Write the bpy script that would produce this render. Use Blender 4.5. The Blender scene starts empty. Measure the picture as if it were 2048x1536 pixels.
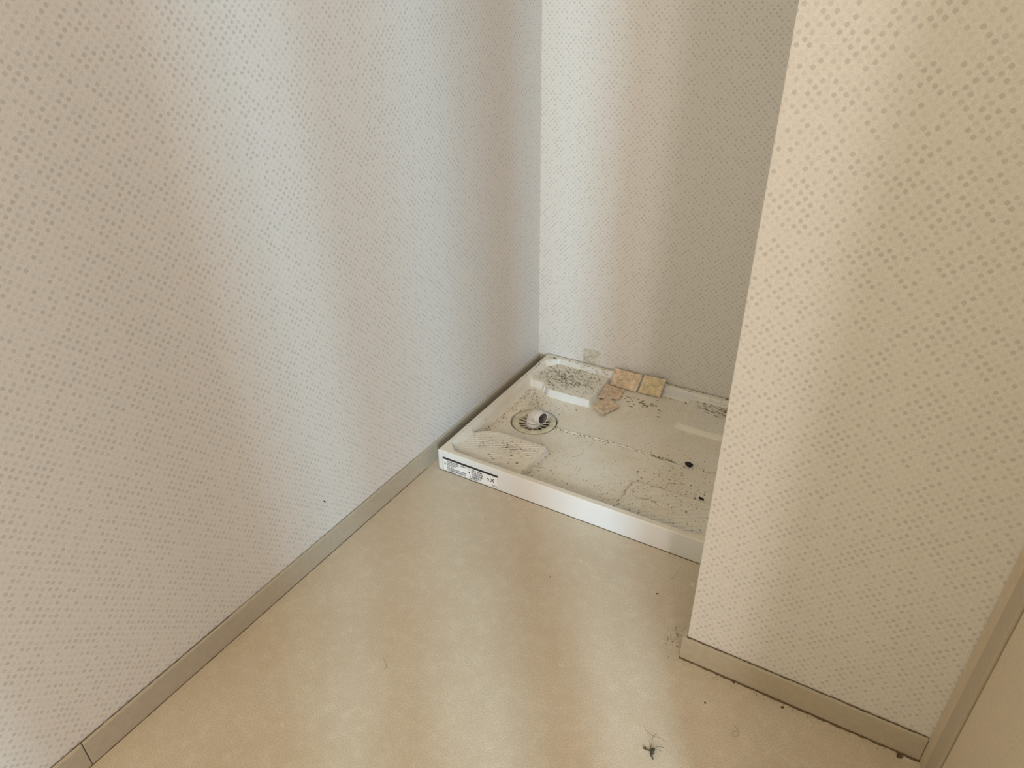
import bpy, bmesh, math, random
import numpy as np
from mathutils import Vector, Matrix

random.seed(7)
rng = np.random.default_rng(7)
S = bpy.context.scene
C = S.collection

# ---------------------------------------------------------------- camera
cam_d = bpy.data.cameras.new('camera')
cam = bpy.data.objects.new('camera', cam_d)
C.objects.link(cam)
r_, u_, f_ = (Vector((0.863864, 0.503612, -0.010634)), Vector((-0.244475, 0.437628, 0.865283)),
              Vector((-0.440421, 0.744887, -0.501171)))
M = Matrix((r_, u_, -f_)).transposed().to_4x4()
M.translation = Vector((0.97683, -1.83446, 1.13533))
cam.matrix_world = M
cam_d.sensor_width = 36.0
cam_d.lens = 1361.75 / 2048 * 36.0
cam_d.clip_start = 0.02
S.camera = cam

# ---------------------------------------------------------------- world, lights, exposure
w = bpy.data.worlds.new('world')
S.world = w
w.use_nodes = True
w.node_tree.nodes['Background'].inputs[0].default_value = (0.85, 0.93, 1.0, 1)
w.node_tree.nodes['Background'].inputs[1].default_value = 0.5

S.view_settings.view_transform = 'Standard'
S.view_settings.look = 'None'
S.view_settings.gamma = 1.0
S.view_settings.use_curve_mapping = False
S.view_settings.exposure = 0.43


def area(name, loc, target, sx, sy, power, color):
    d = bpy.data.lights.new(name, 'AREA')
    d.shape = 'RECTANGLE'
    d.size, d.size_y = sx, sy
    d.energy = power
    d.color = color
    o = bpy.data.objects.new(name, d)
    C.objects.link(o)
    o.location = loc
    o.rotation_euler = (Vector(target) - Vector(loc)).to_track_quat('-Z', 'Y').to_euler()
    return o


# warm ceiling lamp of the wash room, then added unseen fills and a cool band light
area('ceiling_lamp_light', (0.75, -1.55, 2.36), (0.75, -1.55, 0), 0.6, 0.6, 3.8, (1.0, 0.90, 0.78))
area('added_warm_fill', (0.08, -2.75, 1.30), (1.0, -0.9, 0.45), 0.25, 0.5, 7.0, (1.0, 0.74, 0.28))  # made-up lamp out of view, warms the partition and floor
area('added_rear_fill', (0.72, -4.15, 1.05), (0.20, 0, 0.5), 0.85, 1.9, 4.5, (1.0, 0.97, 0.97))  # added neutral fill; the rear wall has no door
area('added_side_fill', (2.5, -4.0, 1.25), (0, -0.7, 0.6), 1.0, 1.6, 88.0, (1.0, 0.90, 0.87))  # added broad fill, brightens the left wall but not the partition
area('added_cool_band_light', (2.2, -3.30, 1.15), (0, -0.8, 0.9), 0.14, 1.2, 46.0, (0.48, 0.80, 1.0))  # added source for the cool bands on wall and floor


# ---------------------------------------------------------------- helpers
def tag(o, label=None, cat=None, group=None, kind=None):
    if label: o['label'] = label
    if cat: o['category'] = cat
    if group: o['group'] = group
    if kind: o['kind'] = kind
    return o


def obj(name, verts, faces, mat, parent=None, smooth=False, bevel=0.0, seg=2):
    me = bpy.data.meshes.new(name)
    me.from_pydata([tuple(v) for v in verts], [], [tuple(f) for f in faces])
    me.update()
    bm = bmesh.new(); bm.from_mesh(me)
    bmesh.ops.recalc_face_normals(bm, faces=bm.faces)
    bm.to_mesh(me); bm.free()
    return mobj(name, me, mat, parent, smooth, bevel, seg)


def mobj(name, me, mat, parent=None, smooth=False, bevel=0.0, seg=2):
    o = bpy.data.objects.new(name, me)
    C.objects.link(o)
    me.materials.append(mat)
    if smooth:
        for p in me.polygons: p.use_smooth = True
    if bevel:
        b = o.modifiers.new('bevel', 'BEVEL'); b.width = bevel; b.segments = seg; b.limit_method = 'ANGLE'
    if parent: o.parent = parent
    return o


def empty(name, loc=(0, 0, 0)):
    o = bpy.data.objects.new(name, None)
    C.objects.link(o); o.location = loc
    return o


def boxes(lst):
    V, F = [], []
    for (x0, x1, y0, y1, z0, z1) in lst:
        n = len(V)
        V += [(x0, y0, z0), (x1, y0, z0), (x1, y1, z0), (x0, y1, z0), (x0, y0, z1), (x1, y0, z1), (x1, y1, z1), (x0, y1, z1)]
        F += [(n, n+3, n+2, n+1), (n+4, n+5, n+6, n+7), (n, n+1, n+5, n+4), (n+1, n+2, n+6, n+5), (n+2, n+3, n+7, n+6), (n+3, n, n+4, n+7)]
    return V, F


def box(name, b, mat, parent=None, bevel=0.0, seg=2):
    V, F = boxes([b])
    return obj(name, V, F, mat, parent, bevel=bevel, seg=seg)


def rings(path, n=40):
    """skin circular rings: list of (centre, radius, axis); returns V, F without caps"""
    V, F = [], []
    for (c, r, a) in path:
        c, a = Vector(c), Vector(a).normalized()
        up = Vector((0, 0, 1)) if abs(a.z) < 0.9 else Vector((1, 0, 0))
        if not V: ref = up
        e1 = (PREV[0] - a * PREV[0].dot(a)).normalized() if V else (up - a * up.dot(a)).normalized()
        e2 = a.cross(e1)
        PREV[0] = e1
        for k in range(n):
            t = 2 * math.pi * k / n
            V.append(c + (e1 * math.cos(t) + e2 * math.sin(t)) * r)
    for i in range(len(path) - 1):
        for k in range(n):
            a0, b0 = i * n + k, i * n + (k + 1) % n
            F.append((a0, b0, b0 + n, a0 + n))
    return V, F


PREV = [Vector((1, 0, 0))]


# ---------------------------------------------------------------- materials
class NT:
    def __init__(self, name):
        self.m = bpy.data.materials.new(name); self.m.use_nodes = True
        self.t = self.m.node_tree
        self.b = self.t.nodes['Principled BSDF']

    def n(self, typ, **kw):
        nd = self.t.nodes.new(typ)
        for k, v in kw.items():
            if k in nd.inputs: nd.inputs[k].default_value = v
            else: setattr(nd, k, v)
        return nd

    def l(self, a, b): self.t.links.new(a, b)

    def math(self, op, a, b=None, clamp=False):
        nd = self.n('ShaderNodeMath'); nd.operation = op; nd.use_clamp = clamp
        for i, v in enumerate((a, b)):
            if v is None: continue
            if isinstance(v, (int, float)): nd.inputs[i].default_value = v
            else: self.l(v, nd.inputs[i])
        return nd.outputs[0]

    def ramp(self, v, lo, hi, a=0.0, b=1.0):
        nd = self.n('ShaderNodeMapRange'); nd.interpolation_type = 'SMOOTHSTEP'
        self.l(v, nd.inputs[0])
        nd.inputs[1].default_value, nd.inputs[2].default_value, nd.inputs[3].default_value, nd.inputs[4].default_value = lo, hi, a, b
        return nd.outputs[0]

    def mix(self, f, a, b):
        nd = self.n('ShaderNodeMix'); nd.data_type = 'RGBA'
        for v, i in ((f, 0), (a, 6), (b, 7)):
            if isinstance(v, (int, float)): nd.inputs[i].default_value = v
            elif isinstance(v, tuple): nd.inputs[i].default_value = (*v, 1)
            else: self.l(v, nd.inputs[i])
        return nd.outputs[2]

    def noise(self, scale, detail=2.0, rough=0.5, coord=None):
        nd = self.n('ShaderNodeTexNoise'); nd.inputs['Scale'].default_value = scale
        nd.inputs['Detail'].default_value = detail; nd.inputs['Roughness'].default_value = rough
        if coord is not None: self.l(coord, nd.inputs['Vector'])
        return nd.outputs['Fac']

    def pos(self): return self.n('ShaderNodeNewGeometry').outputs['Position']

    def done(self, col, rough=0.5, bump=None, strength=0.2, dist=0.001, spec=0.5):
        if isinstance(col, tuple): self.b.inputs['Base Color'].default_value = (*col, 1)
        else: self.l(col, self.b.inputs['Base Color'])
        if isinstance(rough, (int, float)): self.b.inputs['Roughness'].default_value = rough
        else: self.l(rough, self.b.inputs['Roughness'])
        self.b.inputs['Specular IOR Level'].default_value = spec
        if bump is not None:
            bn = self.n('ShaderNodeBump'); bn.inputs['Strength'].default_value = strength; bn.inputs['Distance'].default_value = dist
            self.l(bump, bn.inputs['Height']); self.l(bn.outputs[0], self.b.inputs['Normal'])
        return self.m


def wallpaper(name, axis):
    """off-white vinyl wallpaper with a diagonal lattice of small grey-beige dots of varying strength; axis = normal of the wall"""
    k = NT(name)
    p = k.pos()
    s = k.n('ShaderNodeSeparateXYZ'); k.l(p, s.inputs[0])
    nn = k.n('ShaderNodeSeparateXYZ'); k.l(k.n('ShaderNodeNewGeometry').outputs['True Normal'], nn.inputs[0])
    side = k.math('GREATER_THAN', k.math('ABSOLUTE', nn.outputs['X']), 0.5)      # run the pattern along whichever way this face of the wall runs
    u = k.math('ADD', k.math('MULTIPLY', s.outputs['Y'], side), k.math('MULTIPLY', s.outputs['X'], k.math('SUBTRACT', 1.0, side)))
    v = s.outputs['Z']
    q = 1 / (0.0102 * math.sqrt(2))
    cb = k.n('ShaderNodeCombineXYZ')
    k.l(k.math('MULTIPLY', k.math('ADD', u, v), q), cb.inputs[0])
    k.l(k.math('MULTIPLY', k.math('SUBTRACT', u, v), q), cb.inputs[1])
    vo = k.n('ShaderNodeTexVoronoi'); vo.voronoi_dimensions = '2D'; vo.distance = 'MINKOWSKI'
    vo.inputs['Exponent'].default_value = 2.6
    vo.inputs['Scale'].default_value = 1.0; vo.inputs['Randomness'].default_value = 0.22
    k.l(cb.outputs[0], vo.inputs['Vector'])
    sc = k.n('ShaderNodeSeparateColor'); k.l(vo.outputs['Color'], sc.inputs[0])
    disc = k.ramp(vo.outputs['Distance'], 0.22, 0.34, 1.0, 0.0)
    amt = k.ramp(sc.outputs[0], 0.10, 1.0, 0.22, 1.0)
    f = k.math('MULTIPLY', disc, amt)
    fine = k.noise(380, 3, 0.7, p)
    base = k.mix(k.ramp(fine, 0.3, 0.7), (0.670, 0.645, 0.615), (0.765, 0.735, 0.700))
    col = k.mix(k.math('MULTIPLY', f, 0.50), base, (0.40, 0.38, 0.355))
    h = k.math('SUBTRACT', k.math('MULTIPLY', fine, 0.5), k.math('MULTIPLY', disc, 0.7))
    return k.done(col, 0.62, h, 0.35, 0.0006, 0.3)


def plain(name, col, rough=0.5, var=0.06, scale=60, bump=0.05, spec=0.4):
    k = NT(name)
    p = k.pos()
    f = k.noise(scale, 3, 0.6, p)
    dark = tuple(c * (1 - var) for c in col); lite = tuple(min(1, c * (1 + var)) for c in col)
    return k.done(k.mix(k.ramp(f, 0.3, 0.7), dark, lite), rough, f, bump, 0.001, spec)


def floor_mat():
    k = NT('vinyl floor')
    p = k.pos()
    big = k.noise(5.5, 4, 0.62, p)
    mid = k.noise(38, 4, 0.65, p)
    fine = k.noise(420, 3, 0.7, p)
    a = k.mix(k.ramp(big, 0.25, 0.75), (0.590, 0.495, 0.375), (0.635, 0.560, 0.450))
    b = k.mix(k.ramp(mid, 0.42, 0.75, 0.0, 0.35), a, (0.790, 0.715, 0.590))
    c = k.mix(k.ramp(fine, 0.40, 0.66, 0.0, 0.65), b, (0.42, 0.35, 0.26))
    white = k.noise(16, 3, 0.55, p)
    c = k.mix(k.ramp(white, 0.68, 0.76, 0.0, 0.45), c, (0.80, 0.78, 0.70))
    return k.done(c, 0.62, fine, 0.15, 0.0006, 0.22)


def tray_mat():
    k = NT('ivory tray plastic with dirt and painted warm light')
    g = k.n('ShaderNodeNewGeometry')
    p = g.outputs['Position']
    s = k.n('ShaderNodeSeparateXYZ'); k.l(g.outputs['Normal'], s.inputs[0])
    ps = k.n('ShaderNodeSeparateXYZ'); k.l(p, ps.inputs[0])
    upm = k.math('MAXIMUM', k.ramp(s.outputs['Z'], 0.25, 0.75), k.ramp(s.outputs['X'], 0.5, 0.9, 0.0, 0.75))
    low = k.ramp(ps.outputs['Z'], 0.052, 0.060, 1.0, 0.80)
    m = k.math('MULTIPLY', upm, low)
    film = k.ramp(k.noise(9, 5, 0.65, p), 0.38, 0.70)
    spk = k.ramp(k.noise(420, 3, 0.75, p), 0.54, 0.66)
    patch = k.ramp(k.noise(13, 3, 0.6, p), 0.30, 0.66, 0.25, 1.0)
    col = k.mix(k.math('MULTIPLY', m, 0.85), (0.685, 0.685, 0.690), (0.820, 0.760, 0.640))  # warm light on up-facing and inner left faces painted in as tan
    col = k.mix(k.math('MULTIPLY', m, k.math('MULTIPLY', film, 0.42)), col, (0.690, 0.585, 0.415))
    col = k.mix(k.math('MULTIPLY', m, k.math('MULTIPLY', k.math('MULTIPLY', spk, patch), 0.6)), col, (0.26, 0.19, 0.11))
    rough = k.ramp(m, 0.0, 1.0, 0.28, 0.55)
    return k.done(col, rough, spk, 0.1, 0.0004, 0.45)


def sachet_mat(name, base, dark):
    """crinkled buff paper, printed with a faint round mark made of short strokes (object space, unit square)"""
    k = NT(name)
    t = k.n('ShaderNodeTexCoord').outputs['Object']
    ln = k.n('ShaderNodeVectorMath'); ln.operation = 'LENGTH'; k.l(t, ln.inputs[0])
    r = ln.outputs['Value']
    ringm = k.ramp(r, 0.024, 0.027, 1.0, 0.0)
    st = k.noise(300, 2, 0.7, t)
    strokes = k.math('MULTIPLY', ringm, k.ramp(st, 0.54, 0.62))
    wr = k.noise(60, 4, 0.6, t)
    col = k.mix(k.ramp(wr, 0.30, 0.7), tuple(c * 0.66 for c in base), tuple(min(1, c * 1.08) for c in base))
    col = k.mix(k.math('MULTIPLY', strokes, 0.75), col, dark)
    edge = k.ramp(k.noise(110, 3, 0.6, t), 0.60, 0.72)
    col = k.mix(k.math('MULTIPLY', edge, 0.5), col, tuple(c * 0.45 for c in base))
    return k.done(col, 0.6, wr, 0.8, 0.003, 0.3)


WPX = wallpaper('dotted wallpaper across x', 'X')
WPY = wallpaper('dotted wallpaper across y', 'Y')
FLOOR = floor_mat()
BASEB = plain('greige vinyl skirting', (0.470, 0.415, 0.325), 0.45, 0.05, 90)
CASING = plain('greige door casing', (0.42, 0.355, 0.265), 0.45, 0.05, 120)
CASING_L = plain('light greige casing edge', (0.56, 0.475, 0.36), 0.5, 0.05, 120)
DOORM = plain('beige door sheet', (0.56, 0.475, 0.36), 0.5, 0.06, 200)
CEIL = plain('white ceiling paper', (0.82, 0.80, 0.76), 0.7)
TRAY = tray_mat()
WHITE = plain('white drain plastic', (0.66, 0.61, 0.565), 0.32, 0.04, 80)
FLANGE = plain('yellowed drain flange', (0.62, 0.565, 0.42), 0.45, 0.18, 60)
PIPE_IN = plain('brown grey pipe interior', (0.20, 0.16, 0.145), 0.6, 0.4, 70)  # darker than the outside of the elbow
DARK = plain('near black drain hole', (0.028, 0.020, 0.012), 0.6, 0.3)  # near-black colour of the drain hole and pipe bottom
DIRT = plain('brown grime', (0.130, 0.088, 0.045), 0.9, 0.4, 300)
LINT = plain('grey brown lint', (0.085, 0.070, 0.042), 0.95, 0.4, 400)
BLACK = plain('black lump', (0.012, 0.010, 0.010), 0.55, 0.3)
DUST = plain('brown dust flakes', (0.255, 0.190, 0.110), 0.9, 0.4, 500)
LABELW = plain('white label film', (0.80, 0.79, 0.79), 0.35, 0.02)
INK = plain('black label ink', (0.030, 0.028, 0.032), 0.45, 0.1)
SACHET = sachet_mat('buff paper', (0.740, 0.575, 0.405), (0.30, 0.20, 0.10))
SACHET_Y = sachet_mat('yellowed buff paper', (0.770, 0.630, 0.405), (0.42, 0.33, 0.12))
SACHET_W = sachet_mat('pale paper', (0.69, 0.645, 0.545), (0.36, 0.31, 0.22))

# ---------------------------------------------------------------- room shell
XP, YP, XR, YB, H = 0.8102, -0.902, 1.2206, -4.20, 2.40
st = dict(kind='structure')
tag(box('floor', (-0.1, XR + 0.1, YB - 0.1, 0.1, -0.05, 0.0), FLOOR), **st)
tag(box('ceiling', (-0.1, XR + 0.1, YB - 0.1, 0.1, H, H + 0.05), CEIL), **st)
tag(box('wall_left', (-0.1, 0.0, YB - 0.1, 0.1, 0.0, H), WPX), **st)
tag(box('wall_back', (0.0, XP, 0.0, 0.1, 0.0, H), WPY), **st)
tag(box('wall_right', (XP, XR + 0.1, YP, 0.1, 0.0, H), WPY, bevel=0.003), **st)
tag(box('wall_rear', (0.0, XR, YB - 0.1, YB, 0.0, H), WPY), **st)
# side wall with the door by the partition and an added slotted opening behind the camera
WT = 0.012
V, F = boxes([(XR, XR + WT, -1.68, YP, 2.0, H), (XR, XR + WT, -2.80, -1.68, 0, 0.10),
              (XR, XR + WT, -2.80, -1.68, 2.0, H), (XR, XR + WT, YB, -2.80, 0, H)])
tag(obj('wall_side', V, F, WPX), **st)
V, F = boxes([(XR - 0.004, XR + WT, -2.61, -2.32, 0.10, 2.0), (XR - 0.004, XR + WT, -2.222, -2.168, 0.10, 2.0), (XR - 0.004, XR + WT, -1.995, -1.875, 0.10, 2.0)])  # unseen posts added to cut the cool light into bands
tag(obj('light_shaping_posts', V, F, CASING), **st)

# door casing at the right and the door sheet beside it
trim = tag(box('trim_1', (XR - 0.004, XR + 0.055, -1.012, -0.958, 0.0, 2.0), CASING, bevel=0.003), **st)
box('casing_edge', (XR, XR + WT, -0.958, YP - 0.0005, 0.0, 2.0), CASING_L, trim, bevel=0.004)
box('casing_head', (XR - 0.004, XR + WT, -1.68, -1.012, 1.94, 2.0), CASING, trim)
box('casing_post', (XR - 0.004, XR + WT, -1.68, -1.62, 0.0, 1.94), CASING, trim)
door = tag(box('door_1', (XR - 0.001, XR + 0.04, -1.616, -1.0165, 0.006, 1.936), DOORM, bevel=0.003), **st)
box('door_gap_shadow_board', (XR + 0.05, XR + 0.06, -1.62, -1.012, 0.0, 1.94), CASING, door)

# ---------------------------------------------------------------- skirting boards
HB, BT = 0.0559, 0.0075


def skirting(name, pieces, dust_runs):
    root = tag(empty(name), kind='structure')
    for b in pieces:
        box('board', b, BASEB, root, bevel=0.0015)
    for i, (a, b, wd, z) in enumerate(dust_runs):
        strip('dust_line', a, b, wd, z, DIRT, root)
    return root


def strip(name, a, b, wd, z, mat, parent=None, n=None, jit=0.6):
    """ragged thin bead of grime running from a to b (xy), about wd wide, lying at height z"""
    a, b = Vector((*a, z)), Vector((*b, z))
    d = b - a; L = d.length; d.normalize()
    s = Vector((-d.y, d.x, 0))
    n = n or max(8, int(L / 0.006))
    V, F = [], []
    for i in range(n + 1):
        c = a + d * (L * i / n)
        wl = wd * (1 + jit * random.uniform(-1, 1)); wr = wd * (1 + jit * random.uniform(-1, 1))
        hh = wd * 0.5 * random.uniform(0.4, 1.0)
        V += [c - s * wl * 0.5, c + Vector((0, 0, hh)), c + s * wr * 0.5]
        if i:
            k = 3 * i
            F += [(k - 3, k, k + 1, k - 2), (k - 2, k + 1, k + 2, k - 1)]
    return obj(name, V, F, mat, parent)


skirting('baseboard_left', [(0, BT, -4.19, -1.6140, 0, HB), (0, BT, -1.6128, -0.6860, 0, HB), (0, BT, -0.6850, -0.001, 0, HB)],
         [((0.0012, -2.5), (0.0012, -1.30), 0.0022, HB), ((0.0012, -1.30), (0.0012, -0.70), 0.0009, HB),
          ((BT + 0.0006, -2.5), (BT + 0.0006, -0.66), 0.0014, 0.0002)])
skirting('baseboard_back', [(BT, 0.0365, -BT, 0, 0, HB), (0.780, XP - BT, -BT, 0, 0, HB)], [])
skirting('baseboard_right', [(XP - BT, XR - 0.0005, YP - BT, YP, 0, HB), (XP - BT, XP, YP, -0.001, 0, HB)],
         [((XP, YP - 0.0015), (XR - 0.002, YP - 0.0015), 0.0030, HB), ((XP - BT, YP - BT - 0.001), (XR, YP - BT - 0.001), 0.0045, 0.0002)])

# ---------------------------------------------------------------- washing machine tray
X0, X1, Y0, Y1, HP = 0.0385, 0.7785, -0.644, -0.004, 0.065
DC = (0.166, -0.336)                      # drain centre
tray = tag(empty('washing_machine_tray', (X0, Y0, 0)),
           'dirty ivory plastic washing machine tray with drain, standing in the wall recess', 'tray')


def ss(a, b, x):
    t = np.clip((x - a) / (b - a), 0, 1); return t * t * (3 - 2 * t)


def smin(*a, k=0.006):
    r = a[0]
    for b in a[1:]:
        h = np.clip(0.5 + 0.5 * (b - r) / k, 0, 1)
        r = b * (1 - h) + r * h - k * h * (1 - h)
    return r


def tray_h(x, y, hole=True):
    x = np.asarray(x, float); y = np.asarray(y, float)
    a0, a1, b0, b1 = X0 + 0.017, X1 - 0.017, Y0 + 0.017, Y1 - 0.017
    q2 = math.sqrt(0.5)
    din = smin(x - a0, a1 - x, y - b0, b1 - y,
               (x - a0 + y - b0 - 0.026) * q2, (x - a0 + b1 - y - 0.034) * q2,
               (a1 - x + y - b0 - 0.026) * q2, (a1 - x + b1 - y - 0.034) * q2, k=0.004)
    d = np.hypot(x - DC[0], y - DC[1])
    zf = 0.0300 - 0.0125 * np.exp(-(d / 0.17) ** 2)
    zf = zf + 0.0022 * np.exp(-((y + 0.3385) / 0.0024) ** 2) * ss(0.236, 0.244, x) * (1 - ss(0.74, 0.75, x))
    pBL = smin(x - 0.03, 0.2765 - x, -y, np.maximum(y + 0.160, smin(y + 0.191, (x + y + 0.055) * q2)))
    wl = np.where(x < 0.115, 0.011, 0.0045)
    tBL = ss(-wl, 0.0010, pBL)
    pFL = smin(0.272 - x, -0.468 - y, (-(y + 0.506) * 0.82 + (x - 0.066) * 0.57))
    tFL = ss(-0.011, 0.0, pFL)
    pBR = smin(x - 0.545, y + 0.178, k=0.03); tBR = ss(-0.006, 0.003, pBR)
    pFR = smin(x - 0.533, -0.470 - y, k=0.03); tFR = ss(-0.005, 0.003, pFR)
    z = zf
    for t, zt in ((tBL, 0.0475), (tFL, 0.0470), (tBR, 0.0445), (tFR, 0.0350)):
        z = z * (1 - t) + zt * t
    if hole:
        z = np.where(d < 0.0695, 0.0030, z)
    t = ss(-0.001, 0.0075, din)
    z = HP * (1 - t) + z * t
    e = np.minimum(np.minimum(x - X0, X1 - x), np.minimum(y - Y0, Y1 - y))
    z = np.where(e < 0.003, z - 0.003 + np.sqrt(np.clip(0.003 ** 2 - (0.003 - e) ** 2, 0, None)), z)
    return z


def axis_pts(a, b, step=0.0026):
    e = [0, 0.0004, 0.001, 0.002, 0.003]
    m = np.linspace(a + 0.005, b - 0.005, int((b - a) / step))
    return np.concatenate([[a + t for t in e], m, [b - t for t in reversed(e)]])


gx, gy = axis_pts(X0, X1), axis_pts(Y0, Y1)
GX, GY = np.meshgrid(gx, gy)
GZ = tray_h(GX, GY)
nx, ny = len(gx), len(gy)
V = np.stack([GX, GY, GZ], -1).reshape(-1, 3) - np.array([X0, Y0, 0])
idx = np.arange(nx * ny).reshape(ny, nx)
F = np.stack([idx[:-1, :-1], idx[:-1, 1:], idx[1:, 1:], idx[1:, :-1]], -1).reshape(-1, 4).tolist()
loop = list(idx[0, :]) + list(idx[1:, -1]) + list(idx[-1, -2::-1]) + list(idx[-2:0:-1, 0])
V = V.tolist(); base = len(V)
for k in loop: V.append([V[k][0], V[k][1], 0.0006])
nl = len(loop)
for i in range(nl):
    j = (i + 1) % nl
    F.append([loop[i], base + i, base + j, loop[j]])
F.append([base + i for i in range(nl)][::-1])
me = bpy.data.meshes.new('basin'); me.from_pydata(V, [], F); me.update()
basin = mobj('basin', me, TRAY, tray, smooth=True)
mod = basin.modifiers.new('edges', 'EDGE_SPLIT'); mod.split_angle = math.radians(50)


def tv(v): return (v[0] - X0, v[1] - Y0, v[2])


# anti-slip ribs moulded on the corner pads (real raised bars, one mesh per pad)
def ribs(region, ang, pitch, label):
    x0, x1, y0, y1 = region
    d = np.array([math.cos(ang), math.sin(ang)]); s = np.array([-d[1], d[0]])
    c0 = np.array([(x0 + x1) / 2, (y0 + y1) / 2])
    V, F = [], []
    R = math.hypot(x1 - x0, y1 - y0) / 2
    k = -R
    while k < R:
        ts = np.linspace(-R, R, 120)
        P = c0 + s * k + ts[:, None] * d
        z = tray_h(P[:, 0], P[:, 1])
        zt = np.median(tray_h(np.array([c0[0]]), np.array([c0[1]])))
        ok = (P[:, 0] > x0) & (P[:, 0] < x1) & (P[:, 1] > y0) & (P[:, 1] < y1) & (np.abs(z - zt) < 0.0012)
        if ok.sum() > 6:
            a, b = P[ok][0], P[ok][-1]
            n = len(V); hw, hh = 0.0008, 0.0009
            for e in (a, b):
                for o, zz in ((-hw, -0.001), (-hw * 0.5, hh), (hw * 0.5, hh), (hw, -0.001)):
                    V.append(tv((e[0] + s[0] * o, e[1] + s[1] * o, zt + zz)))
            F += [(n, n+1, n+5, n+4), (n+1, n+2, n+6, n+5), (n+2, n+3, n+7, n+6), (n, n+1, n+2, n+3), (n+4, n+5, n+6, n+7)]
        k += pitch
    return tag(obj('anti_slip_ribs', V, F, TRAY, tray), label)


A = math.radians(32)
ribs((0.066, 0.262, -0.618, -0.478), A, 0.0105, 'fine diagonal ribs on the front pad beside the label')
ribs((0.066, 0.268, -0.184, -0.030), -A, 0.0105, 'fine diagonal ribs on the dirty back corner pad')
ribs((0.560, 0.74, -0.168, -0.030), math.radians(-4), 0.0105, 'fine ribs on the far pad behind the wall edge')
ribs((0.550, 0.74, -0.610, -0.485), A, 0.014, 'faint ribs on the low front pad')

# drain: flange disc, dark throat, slotted grate, outlet elbow
zd = 0.0180
prof = [(0.0655, 0.0034), (0.0655, zd + 0.0008), (0.0645, zd + 0.0022), (0.0560, zd + 0.0030), (0.0480, zd + 0.0020), (0.0462, zd + 0.0008), (0.0450, 0.0046)]
V, F = rings([((DC[0] - X0, DC[1] - Y0, z), r, (0, 0, 1)) for r, z in prof], 72)
flange = tag(obj('drain_flange', V, F, FLANGE, tray, smooth=True), 'round yellowed drain flange')
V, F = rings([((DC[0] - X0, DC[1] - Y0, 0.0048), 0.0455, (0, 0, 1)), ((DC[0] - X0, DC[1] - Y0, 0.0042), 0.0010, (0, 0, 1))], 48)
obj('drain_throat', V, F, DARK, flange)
V, F = [], []
for k in range(16):                                   # radial bars of the strainer
    t = 2 * math.pi * k / 16
    d = Vector((math.cos(t), math.sin(t), 0)); s = Vector((-d.y, d.x, 0))
    c = Vector((DC[0] - X0, DC[1] - Y0, 0))
    n = len(V)
    for rr, zz in ((0.0230, zd - 0.004), (0.0455, zd + 0.000)):
        for o, dz in ((-0.0010, -0.004), (-0.0010, 0), (0.0010, 0), (0.0010, -0.004)):
            V.append(c + d * rr + s * o + Vector((0, 0, zz + dz)))
    F += [(n, n+1, n+5, n+4), (n+1, n+2, n+6, n+5), (n+2, n+3, n+7, n+6), (n, n+3, n+7, n+4)]
obj('strainer_bars', V, F, FLANGE, flange)

th = math.radians(-20)
d = Vector((math.cos(th), math.sin(th), 0.06)).normalized()
c0 = Vector((DC[0] - X0 + 0.000, DC[1] - Y0 - 0.004, 0.0))
up = Vector((0, 0, 1))
Ro = 0.0196
path = [(c0 + up * 0.0055, Ro + 0.0020, up), (c0 + up * 0.0205, Ro + 0.0020, up), (c0 + up * 0.0215, Ro + 0.0012, up), (c0 + up * 0.0216, Ro - 0.0030, up),
        (c0 + up * 0.0244, Ro - 0.0030, up), (c0 + up * 0.0246, Ro + 0.0010, up), (c0 + up * 0.0256, Ro + 0.0020, up), (c0 + up * 0.0276, Ro + 0.0018, up), (c0 + up * 0.0286, Ro + 0.0003, up)]
bend_c = c0 + up * 0.0292
rb = 0.0200
for i in range(0, 11):
    t = math.radians(9 * i)
    path.append((bend_c + d * rb * (1 - math.cos(t)) + up * rb * math.sin(t), Ro, up * math.cos(t) + d * math.sin(t)))
e = bend_c + d * rb + up * rb
for (a, r) in ((0.004, Ro), (0.005, Ro + 0.0016), (0.0085, Ro + 0.0016), (0.0093, Ro + 0.0002), (0.0205, Ro), (0.0215, Ro - 0.0006), (0.0215, Ro - 0.0034)):
    path.append((e + d * a, r, d))
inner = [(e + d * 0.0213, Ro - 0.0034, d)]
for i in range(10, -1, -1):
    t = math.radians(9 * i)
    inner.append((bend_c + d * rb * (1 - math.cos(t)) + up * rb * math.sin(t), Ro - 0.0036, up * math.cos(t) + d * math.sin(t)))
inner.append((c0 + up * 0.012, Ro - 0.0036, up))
V, F = rings(path, 48)
elbow = tag(obj('drain_elbow', V, F, WHITE, tray, smooth=True), 'white elbow pipe with open mouth rising from the drain')
m2 = elbow.modifiers.new('edges', 'EDGE_SPLIT'); m2.split_angle = math.radians(40)
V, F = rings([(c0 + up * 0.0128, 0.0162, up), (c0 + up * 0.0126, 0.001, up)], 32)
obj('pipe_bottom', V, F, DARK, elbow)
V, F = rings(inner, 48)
tag(obj('pipe_inside', V, F, PIPE_IN, elbow, smooth=True), 'brown grey inside of the pipe')

# warning label on the front face
LY = Y0 - 0.0002
lab = tag(obj('label_sticker', *(lambda b: ([tv(v) for v in b[0]], b[1]))(boxes([(0.0530, 0.2270, LY - 0.0004, LY + 0.0002, 0.0030, 0.0468)])), LABELW, tray),
          'white instruction label with a black bar on top')


def ink(name, rects):
    V, F = [], []
    for (x0, x1, z0, z1) in rects:
        n = len(V)
        V += [tv((x, LY - 0.0006, z)) for x, z in ((x0, z0), (x1, z0), (x1, z1), (x0, z1))]
        F.append((n, n+1, n+2, n+3))
    return obj(name, V, F, INK, lab)


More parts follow.
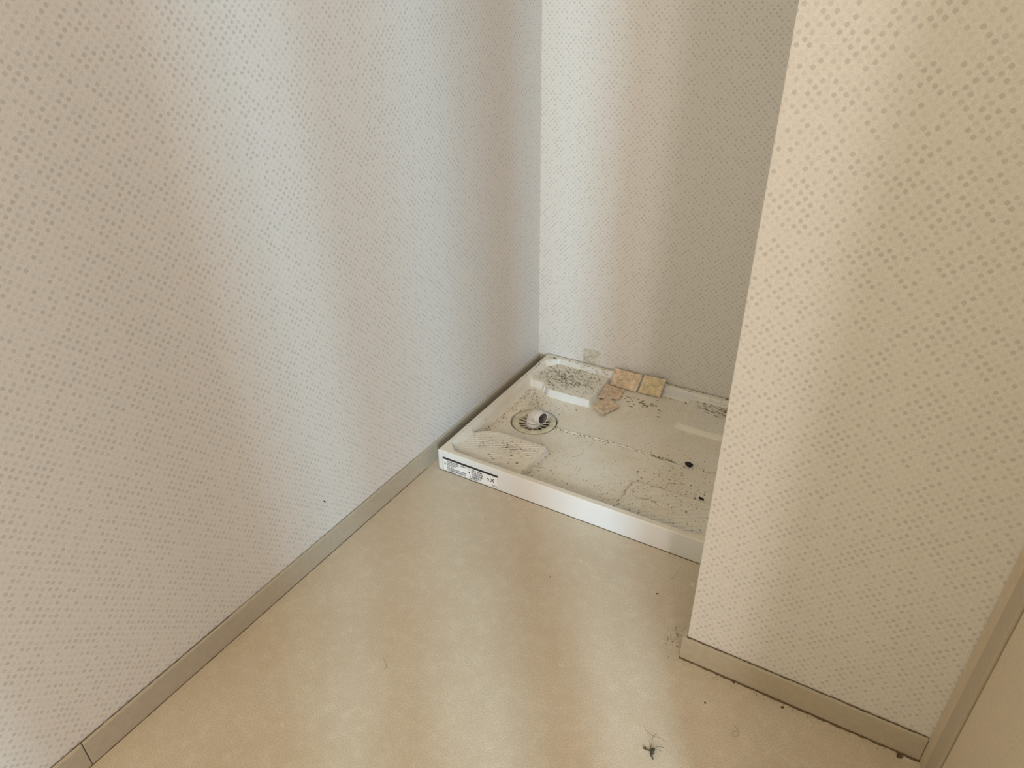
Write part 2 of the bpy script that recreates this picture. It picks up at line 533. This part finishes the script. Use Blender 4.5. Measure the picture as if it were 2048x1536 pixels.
def poly_ink(name, segs, wd):
    V, F = [], []
    for (a, b) in segs:
        a, b = Vector((a[0], 0, a[1])), Vector((b[0], 0, b[1]))
        dd = (b - a).normalized(); s = Vector((-dd.z, 0, dd.x)) * wd * 0.5
        n = len(V)
        V += [tv((p.x, LY - 0.0006, p.z)) for p in (a - s, b - s, b + s, a + s)]
        F.append((n, n+1, n+2, n+3))
    return obj(name, V, F, INK, lab)


ink('black_bar', [(0.0530, 0.2270, 0.0400, 0.0468)])
ink('border_line', [(0.0530, 0.0536, 0.0030, 0.0415), (0.2264, 0.2270, 0.0030, 0.0415), (0.0530, 0.2270, 0.0030, 0.0034)])


def textblock(x0, x1, rows, zt, zh, fill=0.75):
    R = []
    z = zt
    for (frac, big) in rows:
        hh = zh * (1.25 if big else 0.8)
        x = x0
        end = x0 + (x1 - x0) * frac
        while x < end - 0.0015:
            wch = random.uniform(0.0016, 0.0030) * (1.15 if big else 0.9)
            if random.random() < 0.9:
                # each character is two or three strokes
                for q in range(3):
                    zz = z - hh * (q + random.uniform(0.05, 0.25)) / 3
                    R.append((x, min(x + wch * random.uniform(0.65, 1), end), zz - hh * 0.24 * random.uniform(0.8, 1.3), zz))
                xx = x + wch * random.uniform(0.1, 0.7)
                R.append((xx, xx + 0.0008, z - hh, z))
            x += wch + 0.0007
        z -= hh + zh * 0.42
    return R


ink('printed_text', textblock(0.0670, 0.1310, [(0.98, 1), (0.55, 0), (0.55, 0), (0.32, 0), (0.98, 1), (0.95, 1), (0.30, 0)], 0.0378, 0.0038))
ink('printed_text', textblock(0.1450, 0.1810, [(0.95, 1), (1.0, 1), (1.0, 1), (0.9, 0)], 0.0372, 0.0042))
ink('printed_text', textblock(0.1390, 0.1720, [(1.0, 1), (0.8, 0)], 0.0135, 0.0034))
ink('printed_text', textblock(0.2080, 0.2245, [(1.0, 0), (1.0, 0)], 0.0115, 0.0024))
poly_ink('round_mark', [((0.0600 + 0.0030 * math.cos(a), 0.0260 + 0.0036 * math.sin(a)), (0.0600 + 0.0030 * math.cos(a + 0.65), 0.0260 + 0.0036 * math.sin(a + 0.65))) for a in np.arange(0, 6.2, 0.628)]
         + [((0.0585, 0.0245), (0.0615, 0.0275)), ((0.0585, 0.0270), (0.0612, 0.0250))], 0.0007)
poly_ink('round_mark', [((0.1375 + 0.0022 * math.cos(a), 0.0345 + 0.0030 * math.sin(a)), (0.1375 + 0.0022 * math.cos(a + 0.65), 0.0345 + 0.0030 * math.sin(a + 0.65))) for a in np.arange(0, 6.2, 0.628)], 0.0006)
ink('black_square', [(0.1360, 0.1395, 0.0215, 0.0265)])
poly_ink('logo_lettering', [((0.1920, 0.0262), (0.1975, 0.0262)), ((0.1975, 0.0262), (0.1990, 0.0238)), ((0.1990, 0.0238), (0.1960, 0.0205)), ((0.2000, 0.0195), (0.2015, 0.0205)),
                            ((0.2040, 0.0190), (0.2150, 0.0310)), ((0.2050, 0.0300), (0.2150, 0.0190))], 0.0023)

# ---------------------------------------------------------------- paper squares
def sachet(name, corners, mat, label, thick=0.004, curl=0.003):
    """a puffy square packet through four corners (bl, br, tr, tl); its own crumpled surface"""
    P = [Vector(c) for c in corners]
    c = sum(P, Vector()) / 4
    ex = ((P[1] + P[2]) - (P[0] + P[3])).normalized()
    nz = ex.cross(((P[3] + P[2]) - (P[0] + P[1]))).normalized()
    ey = nz.cross(ex)
    n = 14
    V, F = [], []
    ph = random.uniform(0, 6)
    for side in (1, -1):
        for j in range(n + 1):
            for i in range(n + 1):
                u, v = i / n, j / n
                p = P[0] * (1 - u) * (1 - v) + P[1] * u * (1 - v) + P[2] * u * v + P[3] * (1 - u) * v
                edge = min(u, 1 - u, v, 1 - v)
                puff = min(1, edge / 0.12) ** 0.6
                r = math.hypot(u - .5, v - .5)
                hgt = thick * 0.5 * puff * (1 if side > 0 else 0.6)
                if side > 0:
                    hgt += 0.0011 * puff * math.exp(-((r - 0.36) / 0.03) ** 2) + 0.0006 * puff * math.sin(9 * u + ph) * math.sin(11 * v + ph * 2)
                cv = curl * ((u - .5) ** 2 + (v - .5) ** 2 - 0.15)
                q = p - c + nz * (side * (hgt + 0.0004) + cv)
                V.append((q.dot(ex), q.dot(ey), q.dot(nz)))
    m = (n + 1) ** 2
    for s in range(2):
        for j in range(n):
            for i in range(n):
                a = s * m + j * (n + 1) + i
                F.append((a, a + 1, a + n + 2, a + n + 1))
    for i in range(n):
        for (a, b) in ((i, i + 1), (n * (n + 1) + i, n * (n + 1) + i + 1), (i * (n + 1), (i + 1) * (n + 1)), (i * (n + 1) + n, (i + 1) * (n + 1) + n)):
            F.append((a, b, b + m, a + m))
    o = obj(name, V, F, mat, smooth=True)
    Mx = Matrix((ex, ey, nz)).transposed().to_4x4(); Mx.translation = c
    o.matrix_world = Mx
    mm = o.modifiers.new('edges', 'EDGE_SPLIT'); mm.split_angle = math.radians(60)
    return tag(o, label, 'packet', 'square paper packets')


sachet('paper_packet', [(0.286, -0.046, 0.034), (0.374, -0.050, 0.033), (0.383, -0.022, 0.083), (0.290, -0.021, 0.083)], SACHET,
       'buff paper packet leaning on the tray rim beside the ribbed back pad')
sachet('paper_packet', [(0.382, -0.047, 0.034), (0.452, -0.046, 0.034), (0.459, -0.021, 0.087), (0.389, -0.021, 0.085)], SACHET_Y,
       'yellowish paper packet with round mark, leaning on the tray rim, farthest right')
sachet('paper_packet', [(0.2845, -0.142, 0.0350), (0.346, -0.118, 0.0325), (0.340, -0.056, 0.0345), (0.2785, -0.060, 0.0410)], SACHET,
       'flat buff paper packet on the tray floor, between the leaning packets and the front one', 0.003, 0.002)
sachet('paper_packet', [(0.3370, -0.2260, 0.0330), (0.3660, -0.158, 0.0350), (0.313, -0.124, 0.0385), (0.2900, -0.195, 0.0335)], SACHET,
       'buff paper packet lying foremost on the tray floor, turned corner to the front', 0.003, 0.004)
sachet('paper_packet', [(0.1690, -0.0016, 0.0670), (0.2262, -0.0016, 0.0672), (0.2240, -0.0016, 0.1175), (0.1668, -0.0016, 0.1130)], SACHET_W,
       'pale square packet stuck flat on the wallpaper above the tray', 0.0022, 0.0)

# ---------------------------------------------------------------- lint, lumps and specks
def lump(name, loc, size, mat, label, cat, group=None, flat=0.5, seed=0, yaw=0.0, smooth=True):
    bm = bmesh.new()
    bmesh.ops.create_icosphere(bm, subdivisions=3, radius=1.0)
    rr = random.Random(seed)
    ph = [(rr.uniform(0, 6), rr.uniform(2, 6), Vector((rr.uniform(-1, 1), rr.uniform(-1, 1), rr.uniform(-1, 1)))) for _ in range(6)]
    for v in bm.verts:
        k = 1 + sum(0.10 * math.sin(p + q * v.co.dot(a)) for p, q, a in ph)
        v.co = Vector((v.co.x * size[0] * k, v.co.y * size[1] * k, v.co.z * size[2] * k))
    zmin = min(v.co.z for v in bm.verts)
    for v in bm.verts: v.co.z = max(v.co.z - zmin * flat, 0.0)
    me = bpy.data.meshes.new(name); bm.to_mesh(me); bm.free()
    o = mobj(name, me, mat, smooth=smooth)
    o.location = loc; o.rotation_euler = (0, 0, yaw)
    return tag(o, label, cat, group)


def tz(x, y): return float(tray_h(np.array([x]), np.array([y]))[0])


lump('black_lump', (0.636, -0.338, tz(0.636, -0.338)), (0.0112, 0.0080, 0.0065), BLACK, 'oval black lump on the ridge line of the tray', 'debris', seed=3, yaw=-0.3)
lump('black_lump', (0.706, -0.456, tz(0.706, -0.456)), (0.0075, 0.0040, 0.0035), BLACK, 'small dark lump on the tray next to the wall edge', 'debris', seed=4, yaw=-0.3)
lump('dark_crumb', (0.528, -0.430, tz(0.528, -0.430)), (0.0026, 0.0022, 0.0016), BLACK, 'tiny black crumb alone in the middle of the tray', 'debris', seed=5)


def tuft(name, loc, pieces, hairs, label, seed):
    """ball of lint: crumpled core lumps with hairs sticking out"""
    root = tag(empty(name, loc), label, 'lint')
    rr = random.Random(seed)
    for (x, y, sx, sy, sz, yaw) in pieces:
        o = lump('core', (x, y, 0), (sx, sy, sz), LINT, None, None, seed=rr.randint(0, 999), yaw=yaw, smooth=False)
        o.parent = root
    V, F = [], []
    for k in range(hairs):
        hair_geo(V, F, (rr.uniform(-.008, .008), rr.uniform(-.008, .008)), rr.uniform(0.012, 0.035), rr, lambda x, y: 0.0, 0.00028, 0.005)
    obj('hairs', V, F, LINT, root)
    return root


def hair_geo(V, F, start, length, rr, zf, rad=0.00028, lift=0.001):
    x, y = start
    a = rr.uniform(0, 6.28); cur = rr.uniform(-60, 60)
    n = 14; ds = length / n
    prev = None
    l0 = rr.random() * lift
    for i in range(n + 1):
        z = zf(x, y) + rad + l0 * math.sin(math.pi * i / n)
        px, py = -math.sin(a), math.cos(a)
        k = len(V)
        V += [(x + px * rad, y + py * rad, z - rad), (x - px * rad, y - py * rad, z - rad), (x, y, z + rad)]
        if prev is not None:
            F += [(prev, k, k + 1, prev + 1), (prev + 1, k + 1, k + 2, prev + 2), (prev + 2, k + 2, k, prev)]
        prev = k
        a += cur * ds + rr.uniform(-0.18, 0.18); cur += rr.uniform(-25, 25)
        x += math.cos(a) * ds; y += math.sin(a) * ds


tuft('lint_tuft', (0.8236, -1.1203, 0.0003),
     [(0.000, 0.001, 0.0052, 0.0030, 0.0040, -0.9), (0.0015, -0.0045, 0.0035, 0.0024, 0.003, -1.1), (-0.0075, 0.0005, 0.006, 0.0010, 0.0012, 0.15), (-0.0135, 0.001, 0.0028, 0.0018, 0.0018, 0.6),
      (0.0008, 0.0060, 0.0030, 0.0018, 0.0022, 0.3), (0.0050, -0.0090, 0.0024, 0.0014, 0.0014, -0.8)], 4,
     'dark tuft of lint with hairs lying on the front floor', 11)

sp = [((0.710, -0.7775), 0.0022, 'dark speck on the floor below the right end of the tray'),
      ((0.4861, -0.8482), 0.0014, 'tiny dark speck in the middle of the floor before the tray'),
      ((0.2591, -0.7599), 0.0012, 'tiny dark speck on the floor below the label'),
      ((0.8757, -0.9824), 0.0018, 'small dark speck on the floor, lowest of those before the right skirting'),
      ((0.9995, -0.9219), 0.0026, 'brown crumb against the right skirting, nearer the door'),
      ((0.9098, -0.9138), 0.0030, 'brown crumb against the right skirting, nearer the wall edge'),
      ((0.363, -0.6471 - 0.006), 0.0014, 'tiny dark speck at the foot of the tray front'),
      ((1.1900, -0.9180), 0.0045, 'brown fluff in the corner between skirting and door casing')]
for i, ((x, y), s, lb) in enumerate(sp):
    lump('floor_speck', (x, y, 0.0001), (s, s * 0.75, s * 0.6), DIRT if i > 3 else LINT, lb, 'debris', 'specks on the floor', seed=20 + i, yaw=i)
o = lump('wall_speck', (0.0004, -1.0195, 0.1409), (0.0044, 0.0016, 0.0012), BLACK, 'small black speck on the left wallpaper above the skirting', 'debris', seed=40)
o.rotation_euler = Matrix(((0, 0, 1), (0.42, -0.91, 0), (-0.91, -0.42, 0))).to_euler()

# dust flakes on the tray: nobody could count them
def flake_mesh(pts, size, ang, elong, on_floor=False):
    pts = np.asarray(pts); n = len(pts)
    z = np.zeros(n) if on_floor else tray_h(pts[:, 0], pts[:, 1])
    V = np.zeros((n, 4, 3)); ca, sa = np.cos(ang), np.sin(ang)
    loc = np.array([[-1, -0.6], [0.9, -0.8], [1, 0.7], [-0.7, 0.9]])
    for k in range(4):
        jit = rng.uniform(0.6, 1.2, n)
        lx = loc[k, 0] * size * elong * jit; ly = loc[k, 1] * size * jit
        V[:, k, 0] = pts[:, 0] + lx * ca - ly * sa
        V[:, k, 1] = pts[:, 1] + lx * sa + ly * ca
        V[:, k, 2] = z + 0.0004 + rng.uniform(0, 0.0012, n) * (k % 2)
    V = V.reshape(-1, 3)
    top = len(V)
    F = [(4*i, 4*i+1, 4*i+2, 4*i+3) for i in range(n)]
    return V.tolist(), F


P, SZ, AN, EL = [], [], [], []


def add(n, fx, fy, s0, s1, an=None, el=1.0):
    k = 0
    while k < n:
        x, y = fx(), fy()
        if not (X0 + 0.004 < x < X1 - 0.004 and Y0 + 0.004 < y < Y1 - 0.002): k += 1; continue
        if math.hypot(x - DC[0], y - DC[1]) < 0.0195: k += 1; continue
        P.append((x, y)); SZ.append(random.uniform(s0, s1) if random.random() < 0.85 else s1 * 1.6)
        AN.append(random.uniform(0, 6.28) if an is None else random.gauss(an, 0.25)); EL.append(el * random.uniform(0.7, 1.4))
        k += 1


U, G = random.uniform, random.gauss
add(1700, lambda: U(0.06, 0.76), lambda: U(-0.62, -0.03), 0.0003, 0.0008)                       # all over
add(750, lambda: G(0.165, 0.060), lambda: G(-0.100, 0.038), 0.0004, 0.0010, -A, 3.8)
add(160, lambda: G(0.165, 0.050), lambda: G(-0.120, 0.028), 0.0004, 0.0009, A, 3.0)            # streaks on the back corner pad
add(130, lambda: G(0.200, 0.060), lambda: G(-0.545, 0.035), 0.0005, 0.0010, A, 2.2)             # front pad
add(120, lambda: G(0.185, 0.025), lambda: G(-0.520, 0.010), 0.0005, 0.0012, A, 1.6)
add(130, lambda: U(0.058, 0.27), lambda: G(-0.0245, 0.0025), 0.0006, 0.0014, 0, 2.0)            # foot of the back rim
add(60, lambda: U(0.058, 0.75), lambda: G(-0.007, 0.002), 0.0005, 0.0013, 0, 1.8)              # top of the back rim
add(260, lambda: G(0.072, 0.006), lambda: U(-0.50, -0.18), 0.0005, 0.0013)                      # foot of the left rim
add(180, lambda: U(0.46, 0.75), lambda: G(-0.028, 0.003), 0.0005, 0.0012, 0, 1.6)
add(240, lambda: G(0.660, 0.050), lambda: G(-0.055, 0.018), 0.0006, 0.0015, -0.1, 3.0)          # far pad
add(200, lambda: G(0.13, 0.04), lambda: G(-0.235, 0.02), 0.0004, 0.0011)                        # behind the drain
add(260, lambda: DC[0] + G(0, 0.045), lambda: DC[1] + G(0, 0.045), 0.0004, 0.0011)
add(170, lambda: U(0.24, 0.75), lambda: G(-0.342, 0.003), 0.0005, 0.0012, 0, 2.0)               # along the ridge
add(30, lambda: G(0.565, 0.02), lambda: G(-0.342, 0.002), 0.0008, 0.0014, 0, 2.5)
add(420, lambda: U(0.30, 0.76), lambda: -0.627 + abs(G(0, 0.07)), 0.0004, 0.0010)                 # behind the front rim
add(350, lambda: G(0.64, 0.06), lambda: G(-0.46, 0.07), 0.0005, 0.0012)
add(120, lambda: G(0.285, 0.006), lambda: U(-0.60, -0.45), 0.0004, 0.0010)
add(60, lambda: G(0.532, 0.003), lambda: U(-0.60, -0.47), 0.0006, 0.0013)
add(40, lambda: G(0.42, 0.03), lambda: G(-0.10, 0.02), 0.0010, 0.0022, 0, 2.2)                  # crumbs below the packets
V, F = flake_mesh(P, np.array(SZ), np.array(AN), np.array(EL))
tag(obj('dust_flakes', V, F, DUST), 'brown dust and grit scattered over the tray', 'dust', kind='stuff')

n = 240
fp = [(random.gauss(0.785, 0.012), random.gauss(-0.865, 0.022)) for _ in range(90)] + [(random.uniform(0.80, 1.21), YP - BT - 0.001 - abs(random.gauss(0, 0.006))) for _ in range(150)]
V, F = flake_mesh(fp, rng.uniform(0.0004, 0.0010, n), rng.uniform(0, 6.28, n), rng.uniform(0.8, 2.0, n), True)
tag(obj('floor_dust', V, F, DUST), 'brown dust gathered on the floor along the right skirting', 'dust', kind='stuff')
rr = random.Random(5)
V, F = [], []
for (x, y, L) in [(0.55, -0.50, 0.09), (0.575, -0.53, 0.06), (0.60, -0.53, 0.05), (0.12, -0.56, 0.08), (0.10, -0.55, 0.05), (0.19, -0.52, 0.05), (0.22, -0.55, 0.04),
                  (0.34, -0.45, 0.05), (0.17, -0.12, 0.05), (0.45, -0.10, 0.04), (0.40, -0.08, 0.03), (0.62, -0.46, 0.05), (0.25, -0.50, 0.04)]:
    hair_geo(V, F, (x, y), L, rr, tz, 0.00022)
for (x, y, L) in [(0.84, -1.09, 0.05), (0.72, -0.72, 0.05), (0.93, -1.0, 0.05), (0.30, -1.2, 0.03)]:
    hair_geo(V, F, (x, y), L, rr, lambda a, b: 0.0, 0.00016)
tag(obj('loose_hairs', V, F, DUST), 'fine loose hairs lying on the tray and the floor', 'hair', kind='stuff')

# dark grime line along wall and tray, and along the foot of the tray front
tag(strip('grime_line', (X0 + 0.002, -0.0022), (X1, -0.0022), 0.0028, HP - 0.003, DIRT), 'dark grime line between tray rim and back wall', 'dirt', kind='stuff')
tag(strip('grime_line', (X0, Y0 - 0.0010), (X1, Y0 - 0.0010), 0.0022, 0.0001, DIRT, jit=0.3), 'dark grime line along the foot of the tray front', 'dirt', kind='stuff')
